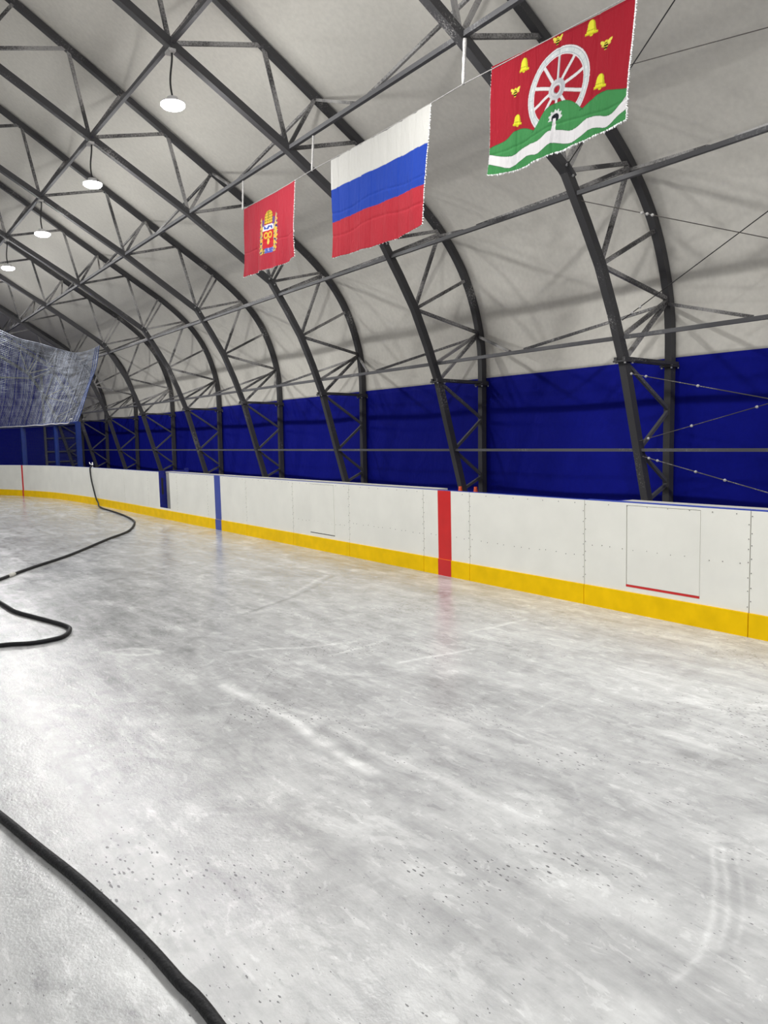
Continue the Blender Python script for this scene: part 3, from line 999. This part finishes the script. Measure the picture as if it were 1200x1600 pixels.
def design1(u, v):
    x, y = u-0.515, v
    # crown
    if 0.62 < y < 0.80:
        w_ = 0.060 if y < 0.72 else 0.062*math.sqrt(max(0, 1-((y-0.72)/0.08)**2))
        if abs(x-0.005) < w_:
            if abs(x) < 0.010 and y > 0.68: return DGOLD
            return GOLD if (math.sin(y*160)+math.sin(x*190)) > -0.3 else DGOLD
    # ribbons by the crown
    if 0.59 < y < 0.69 and 0.062 < abs(x) < 0.10: return PURP
    # shield
    if 0.522 < y < 0.605 and abs(x) < 0.082:
        t_ = math.sin(x*75)*0.012
        if abs(y-0.563-t_) < 0.016+0.008*math.cos(x*120) and abs(x) < 0.062: return (0.06, 0.10, 0.42)
        return (0.80, 0.78, 0.84)
    if 0.27 < y <= 0.522 and abs(x) < 0.082:
        for sx in (-1, 1):
            if 0.5 < (math.hypot((x-sx*0.027)/0.030, (y-0.455)/0.050)) < 1.0: return GOLD
        if math.hypot((x-0.004)/0.014, (y-0.365)/0.045) < 1: return (0.82, 0.58, 0.12)
        if math.hypot((x-0.0)/0.018, (y-0.42)/0.018) < 1: return (0.60, 0.12, 0.03)
        return (0.58, 0.03, 0.04)
    # wreath with ribbon
    if 0.20 < y < 0.735 and 0.080 < abs(x) < 0.160:
        edge = 0.150-0.05*abs(y-0.47)+0.010*math.sin(y*110)
        inner = 0.084 if y < 0.6 else 0.100+(y-0.6)*0.14
        if inner < abs(x) < edge:
            k = noise.noise(Vector((x*62, y*34, 1.3)))+0.25*math.sin(y*95+abs(x)*70)
            if k > 0.02: return GOLD
            if k > -0.14: return (0.60, 0.46, 0.16)
            if k > -0.24: return (0.62, 0.58, 0.55)
            return NAVY if k < -0.38 else (0.12, 0.12, 0.10)
    if 0.20 < y < 0.29 and abs(x) < 0.13:
        if abs(x-0.03) < 0.07 and y < 0.275: return (0.10, 0.14, 0.50) if noise.noise(Vector((x*50, y*50, 0))) < 0.25 else (0.45, 0.46, 0.75)
        return GOLD if noise.noise(Vector((x*60, y*40, 4))) > -0.05 else (0.10, 0.11, 0.06)
    return RED1

def flag(label, corners, bot, design, nu, nv, fringe_edges, fold, X=6.45, extra=None):
    TLc, TRc, BRc, BLc = [np.array(c) for c in corners]
    us = np.linspace(0, 1, nu); ts = np.linspace(0, 1, nv)
    vs, cols = [], []
    def pos(u, v):
        yz = (BLc*(1-u)+BRc*u)*(1-v)+(TLc*(1-u)+TRc*u)*v
        amp = (1-v)*0.9+0.12
        dx = fold[0]*amp*(math.sin(u*fold[1]+v*1.3)+0.5*math.sin(u*fold[1]*2.3+1.7-v*2.0))
        dx += 0.006*math.sin(u*45+v*6)*amp
        for uf in fold[2]:                       # creases left from folding
            dx += 0.007*math.exp(-((u-uf)/0.010)**2)
        for vf in fold[3]:
            dx += 0.005*math.exp(-((v-vf+0.02*math.sin(u*9))/0.012)**2)
        dz = -0.012*math.sin(math.pi*min(max(u, 0), 1))*v      # the rope sags a touch
        dy = (0.02*math.sin(v*5.0)*(1-v)) * (1 if u > 0.5 else -1) * abs(2*u-1)
        return (X+dx, yz[0]+dy, yz[1]+dz)
    for t_ in ts:
        for u in us:
            b = interp(bot, u)
            v = b+(1-b)*t_
            vs.append(pos(u, v))
            cols.append(tuple(c*0.55 for c in design(u, v)))
    fs = [(j*nu+i, j*nu+i+1, (j+1)*nu+i+1, (j+1)*nu+i) for j in range(nv-1) for i in range(nu-1)]
    c0 = Vector(vs[(nv-1)*nu + nu//2])
    t = thing('hanging_flag', label, 'flag', c0, 'flags on the rope')
    me = bpy.data.meshes.new('cloth')
    me.from_pydata([tuple(Vector(v)-c0) for v in vs], [], fs)
    ca = me.color_attributes.new('design', 'FLOAT_COLOR', 'POINT')
    arr = np.ones((len(cols), 4), np.float32); arr[:, :3] = np.array(cols, np.float32)
    ca.data.foreach_set('color', arr.ravel())
    me.materials.append(M['flag'])
    for p in me.polygons: p.use_smooth = True
    o = bpy.data.objects.new('cloth', me)
    C.objects.link(o); o.parent = t
    sd = o.modifiers.new('thickness', 'SOLIDIFY'); sd.thickness = 0.002; sd.offset = 0
    fr = MB()
    R = random.Random(3)
    for e, n, ln in fringe_edges:
        for i in range(n):
            s = (i+R.random())/n
            if e == 'R': u, v = 1.0, interp(bot, 1.0)+(1-interp(bot, 1.0))*s
            elif e == 'L': u, v = 0.0, interp(bot, 0.0)+(1-interp(bot, 0.0))*s
            else: u, v = s, interp(bot, s)
            p = Vector(pos(u, v))
            d = Vector((R.uniform(-.4, .4), R.uniform(-.5, .5) + {'R': -0.8, 'L': 0.8, 'B': 0}[e], -0.5-R.random() if e == 'B' else R.uniform(-.6, .1)))
            d.normalize()
            l_ = ln*R.uniform(0.4, 1.3)
            fr.tube([p, p+d*l_*0.5, p+d*l_], 0.004, 4, rfun=lambda k: (0.007, 0.005, 0.0015)[k])
    if fr.v: fr.build('frost_fringe', 'frost', t, label='white frosted frayed edge')['kind'] = 'stuff'
    return t
flag('large red and green flag with a white spoked wheel, bells and bees, the rightmost', [(6.714, 5.887), (4.786, 5.788), (4.898, 4.719), (6.82, 4.737)],
     [(0, 0.0), (0.1, -0.035), (0.25, -0.06), (0.45, -0.055), (0.6, -0.055), (0.75, -0.04), (0.9, -0.01), (1, 0.0)], design3, 430, 260, [('R', 120, 0.020), ('B', 130, 0.022), ('L', 50, 0.010)], (0.022, 9.0, (0.235, 0.53, 0.78), (0.18,)))
flag('white, blue and red tricolour flag in the middle of the rope', [(10.158, 5.882), (7.807, 5.863), (8.015, 4.426), (10.22, 4.464)],
     [(0, 0.0), (0.2, -0.012), (0.5, -0.03), (0.8, -0.02), (0.95, 0.0), (1, 0.02)], design2, 260, 190, [('R', 90, 0.022), ('B', 40, 0.012)], (0.018, 11.0, (0.09, 0.22, 0.34, 0.47, 0.60, 0.74, 0.87), (0.22, 0.45)))
flag('small red flag with a golden coat of arms, the farthest on the rope', [(13.122, 5.882), (11.246, 5.873), (11.307, 4.696), (13.283, 4.719)],
     [(0, 0.0), (0.3, -0.012), (0.6, -0.035), (1, 0.0)], design1, 340, 240, [('R', 60, 0.022), ('B', 40, 0.012)], (0.035, 10.0, (0.28, 0.68), (0.35,)))

t = thing('flag_rope', 'thin frosted rope with white hanging cords that carries the three flags', 'rope', (6.45, 10.6, 5.88))
pts = []
hang = [(3.2, 5.80), (7.20, 5.875), (10.70, 5.885), (13.16, 5.895), (16.0, 5.92)]
for (ya, za), (yb, zb) in zip(hang, hang[1:]):
    for i in range(12):
        s = i/12
        pts.append((6.45, ya+(yb-ya)*s, za+(zb-za)*s-0.02*math.sin(math.pi*s)))
pts = [p for p in pts if 4.7 < p[1] < 13.2]
MB().tube(pts, 0.006, 6).build('rope', 'line', t, True)
for y, yt, r in ((7.20, 7.16, 0.024), (10.71, 10.64, 0.018), (13.17, 13.11, 0.018)):
    mb = MB()
    zb = 5.87 if y < 12 else 5.88
    p_ = [(6.45, y+(yt-y)*i/9, zb+(6.37-zb)*i/9) for i in range(10)]
    rg = [r*(0.75+0.5*abs(noise.noise(Vector((y, i*1.7, 0))))) for i in range(10)]
    mb.tube(p_, r, 8, rfun=lambda i: rg[i])
    mb.build('hanging_cord', 'rope', t, True)

# ------------------------------------------------------------------ wires at the right
GW = 'bracing wires right of the rightmost arch'
def wire(label, a, b, r, clamps=(), sag=0.0, name='bracing_wire', mat='wire', n=14):
    a, b = Vector(a), Vector(b)
    t = thing(name, label, 'wire', a, GW)
    pts = [a.lerp(b, i/n)-Vector((0, 0, sag*math.sin(math.pi*i/n))) for i in range(n+1)]
    MB().tube(pts, r, 6).build('strand', mat, t, True)
    for s in clamps:
        p = a.lerp(b, s)
        mb = MB(); mb.lathe(p-Vector((0, 0, 0.02)), [(0.006, 0), (0.02, 0.01), (0.022, 0.028), (0.006, 0.04)], 10)
        mb.build('clamp', 'rope', t, True)
    return t
def through(a, via, f):
    a, via = Vector(a), Vector(via)
    return a + (via-a)*f
wire('frosted wire from below the upper knee of the rightmost arch sloping to the right edge', (8.52, 7.20, 4.86), through((8.52, 7.20, 4.86), (9.6, 5.176, 4.069), 1.9), 0.006, (0.185, 0.20, 0.215))
wire('thin dark cable with a hook rising steeply from the arch to the right edge', (9.40, 7.17, 3.33), through((9.40, 7.17, 3.33), (9.6, 5.184, 4.391), 2.0), 0.007, (0.04, 0.07), mat='cable')
wire('thin dark cable rising from behind the wheel flag to the top edge', (8.22, 7.16, 5.25), (6.45, 3.10, 6.66), 0.007, mat='cable')
wire('faint frosted line running level behind the right side of the wheel flag', (7.5, 7.24, 6.02), through((7.5, 7.24, 6.02), (8.2, 4.55, 5.86), 1.4), 0.006)
wire('wire with clamps sloping down right just under the eave tie of the rightmost arch', (9.62, 7.17, 2.58), through((9.62, 7.17, 2.58), (9.78, 5.22, 2.12), 2.0), 0.007, (0.0, 0.06, 0.26))
wire('wire with clamps rising to the right across the blue fabric', (9.82, 7.17, 1.60), through((9.82, 7.17, 1.60), (9.85, 5.25, 2.06), 2.0), 0.006, (0.04, 0.22, 0.46))
wire('lowest wire with clamps sloping down to the right behind the boards', (9.90, 7.17, 1.37), through((9.90, 7.17, 1.37), (9.9, 5.25, 0.91), 1.9), 0.007, (0.03, 0.07, 0.24, 0.36))

# ------------------------------------------------------------------ protective net and its blue frame
t = thing('net_frame', 'blue painted posts and beam above the corner boards carrying the net', 'net frame', (6.0, 26.8, -0.02))
def beh(y, off): return arc(y, y+0.01, off)[0]
POSTY = [(24.62, 0.13), (26.68, 0.11), (29.12, 0.15), (31.6, 0.13)]
ZP = 2.42
tops = []
for y, wd in POSTY:
    p = beh(y, 0.19)
    tops.append((p[0], p[1], ZP))
    MB().beam((p[0], p[1], -0.02), (p[0], p[1], ZP), wd, wd).build('post', 'post_blue', t)
pp = []
for y in np.linspace(24.62, 31.6, 24):
    p = beh(y, 0.19); pp.append((p[0], p[1], ZP-0.03))
for a, b in zip(pp, pp[1:]): pass
MB().tube(pp, 0.05, 8).build('top_beam', 'post_blue', t)

def netsheet(mb, fn, nu, nv, r, sub=30, jit=0.0, seed=1):
    """square mesh of cords over the surface fn(s,t)"""
    def line(pts, rad):
        mb.tube(pts, rad, 3, caps=False)
    R = random.Random(seed)
    for i in range(nu+1):
        line([fn(i/nu, j/sub) for j in range(sub+1)], r*R.uniform(1-jit, 1+jit))
    for j in range(nv+1):
        line([fn(i/sub, j/nv) for i in range(sub+1)], r*R.uniform(1-jit*0.6, 1+jit*0.6))
YF = YK(5)
BOT = [beh(y, 0.19) for y in np.linspace(24.62, 32.4, 60)]
TOPP = catmull([(8.10, YF-0.10, 5.16), (7.75, YF-0.10, 4.98), (7.303, YF-0.1, 4.874), (6.75, YF-0.1, 4.97), (6.119, YF-0.1, 5.141), (5.5, YF-0.1, 5.27), (4.964, YF-0.1, 5.50), (4.2, YF-0.1, 5.85)], 10)
def along(pts, s):
    s = min(max(s, 0), 1)*(len(pts)-1)
    i = min(int(s), len(pts)-2)
    a, b = Vector(pts[i]), Vector(pts[i+1])
    return a.lerp(b, s-i)
def netf(s, t_):
    b2 = along([(x, y, ZP) for x, y in BOT], s)
    a = along(TOPP, s)
    p = b2.lerp(a, t_)
    k = math.sin(math.pi*t_)
    p += Vector((0.10*k*noise.noise(Vector((s*9, t_*2, 0))), -0.22*k + 0.15*k*noise.noise(Vector((s*14, t_*1.5, 5))), 0))
    return p
tn = thing('protective_net', 'frosted grey white protective net hung above the far corner boards', 'net', (6.0, 27.0, ZP))
mb = MB(); netsheet(mb, netf, 130, 56, 0.0046, 26, 0.8)
mb.build('mesh_net', 'net', tn)
mb = MB()
R = random.Random(9)
pts = []
for i in range(90):
    s = i/89*0.9+0.04
    p = along([(x, y, ZP) for x, y in BOT], s)
    pts.append(p+Vector((-0.07, -0.07, 0.03*noise.noise(Vector((s*12, 0, 0)))-0.02+(0.10 if s < 0.08 else 0))))
mb.tube(pts, 0.022, 6, rfun=lambda i: 0.014+0.016*abs(noise.noise(Vector((i*0.8, 2, 0)))))
mb.build('edge_rope', 'rope', tn, True, 'white frosted bottom rope')
mb = MB(); mb.tube(TOPP, 0.012, 5); mb.build('head_rope', 'net', tn, True)
mb = MB()
for d in (0.0, 0.03, 0.055):
    mb.tube([netf(d, t_/20) for t_ in range(21)], 0.012, 4)
mb.build('side_cord', 'net_blue', tn, True, 'blue side cord')
def netlow(s, t_):
    b2 = along([(x, y, ZP-0.05) for x, y in BOT], s*0.86)
    return Vector((b2.x, b2.y, H+0.03+(ZP-0.08-H)*t_))
mb = MB(); netsheet(mb, netlow, 90, 24, 0.0018, 60)
mb.build('lower_net', 'net_dark', tn, label='thin dark blue net between the posts')

# ------------------------------------------------------------------ hose, cones, pipe
hz = 0.0215
HB = [(0.60, -2.0), (0.74, -0.4), (0.815, 1.0), (0.821, 2.035), (0.797, 2.321), (0.778, 2.534), (0.74, 2.83), (0.687, 3.152), (0.618, 3.495), (0.54, 3.904), (0.40, 4.55), (0.22, 5.4), (0.15, 6.2), (0.35, 6.95), (0.75, 7.28),
      (1.112, 7.336), (1.35, 7.235), (1.552, 7.254), (1.661, 7.346), (1.744, 7.546), (1.748, 7.706), (1.692, 7.97), (1.582, 8.381), (1.492, 8.769), (1.46, 9.282), (1.42, 9.84), (1.40, 10.3), (1.50, 10.70),
      (1.729, 11.034), (2.265, 11.768), (3.013, 12.696), (4.014, 14.221), (4.721, 15.246), (5.284, 16.596), (5.533, 17.511), (5.75, 19.0), (5.86, 20.218), (5.92, 21.1)]
hp = [(x, y, hz) for x, y in HB] + [(6.03, 21.9, 0.03), (6.115, 22.28, 0.09), (6.130, 22.53, 0.22), (6.135, 22.72, 0.44), (6.135, 22.90, 0.715), (6.14, 23.0, 0.98), (6.17, 23.04, 1.085), (6.25, 23.08, 1.11),
      (6.36, 23.15, 1.00), (6.46, 23.3, 0.6), (6.55, 23.5, 0.2), (6.8, 24.2, hz-0.02), (7.3, 25.5, hz-0.02)]
t = thing('water_hose', 'long black rubber hose snaking over the ice and up over the far boards', 'hose', (0.82, 2.0, 0))
MB().tube(catmull(hp, 7), 0.0205, 12).build('hose_body', 'hose', t, True)
a, b = Vector((1.86, 11.215, hz)), Vector((1.96, 11.352, hz))
MB().tube([a, a.lerp(b, .3), a.lerp(b, .31), a.lerp(b, .7), a.lerp(b, .71), b], 0.026, 12, rfun=lambda i: (0.024, 0.024, 0.03, 0.03, 0.024, 0.024)[i]).build('coupling', 'counter', t, True, 'pale hose coupling')

GC = 'orange cones behind the boards'
def cone(x, y, h, label):
    t = thing('traffic_cone', label, 'cone', (x, y, -0.02), GC)
    z = -0.02
    MB().box((x-0.14, y-0.12, z), (x+0.14, y+0.12, z+0.03)).build('base', 'orange', t, bevel=0.01)
    hb = h-0.03
    def rad(s): return 0.135-(0.135-0.030)*s
    MB().lathe((x, y, z+0.03), [(rad(0), 0), (rad(0.5), hb*0.5), (rad(0.86), hb*0.86), (rad(0.93), hb*0.93), (0.033, hb*0.955), (0.031, hb), (0.02, hb)], 20).build('body', 'orange', t, True)
    MB().lathe((x, y, z+0.03), [(rad(0.76)+0.002, hb*0.76), (rad(0.86)+0.002, hb*0.86)], 20).build('band', 'cone_band', t, True)
    return t
cone(9.66, 11.01, 0.808, 'left orange cone at the inner leg of the second arch, above the red stripe')
cone(10.14, 11.11, 0.770, 'right orange cone in front of the outer leg of the second arch')

t = thing('water_pipe', 'short white pipe end sticking up behind the boards where the hose crosses', 'pipe', (6.42, 23.75, -0.02))
MB().tube([(6.42, 23.75, -0.02), (6.42, 23.75, 1.20)], 0.016, 10).build('riser', 'pipe', t, True)
MB().tube([(6.42, 23.75, 1.13), (6.42, 24.02, 1.14), (6.42, 24.06, 1.19)], 0.012, 8).build('valve', 'housing', t, True)
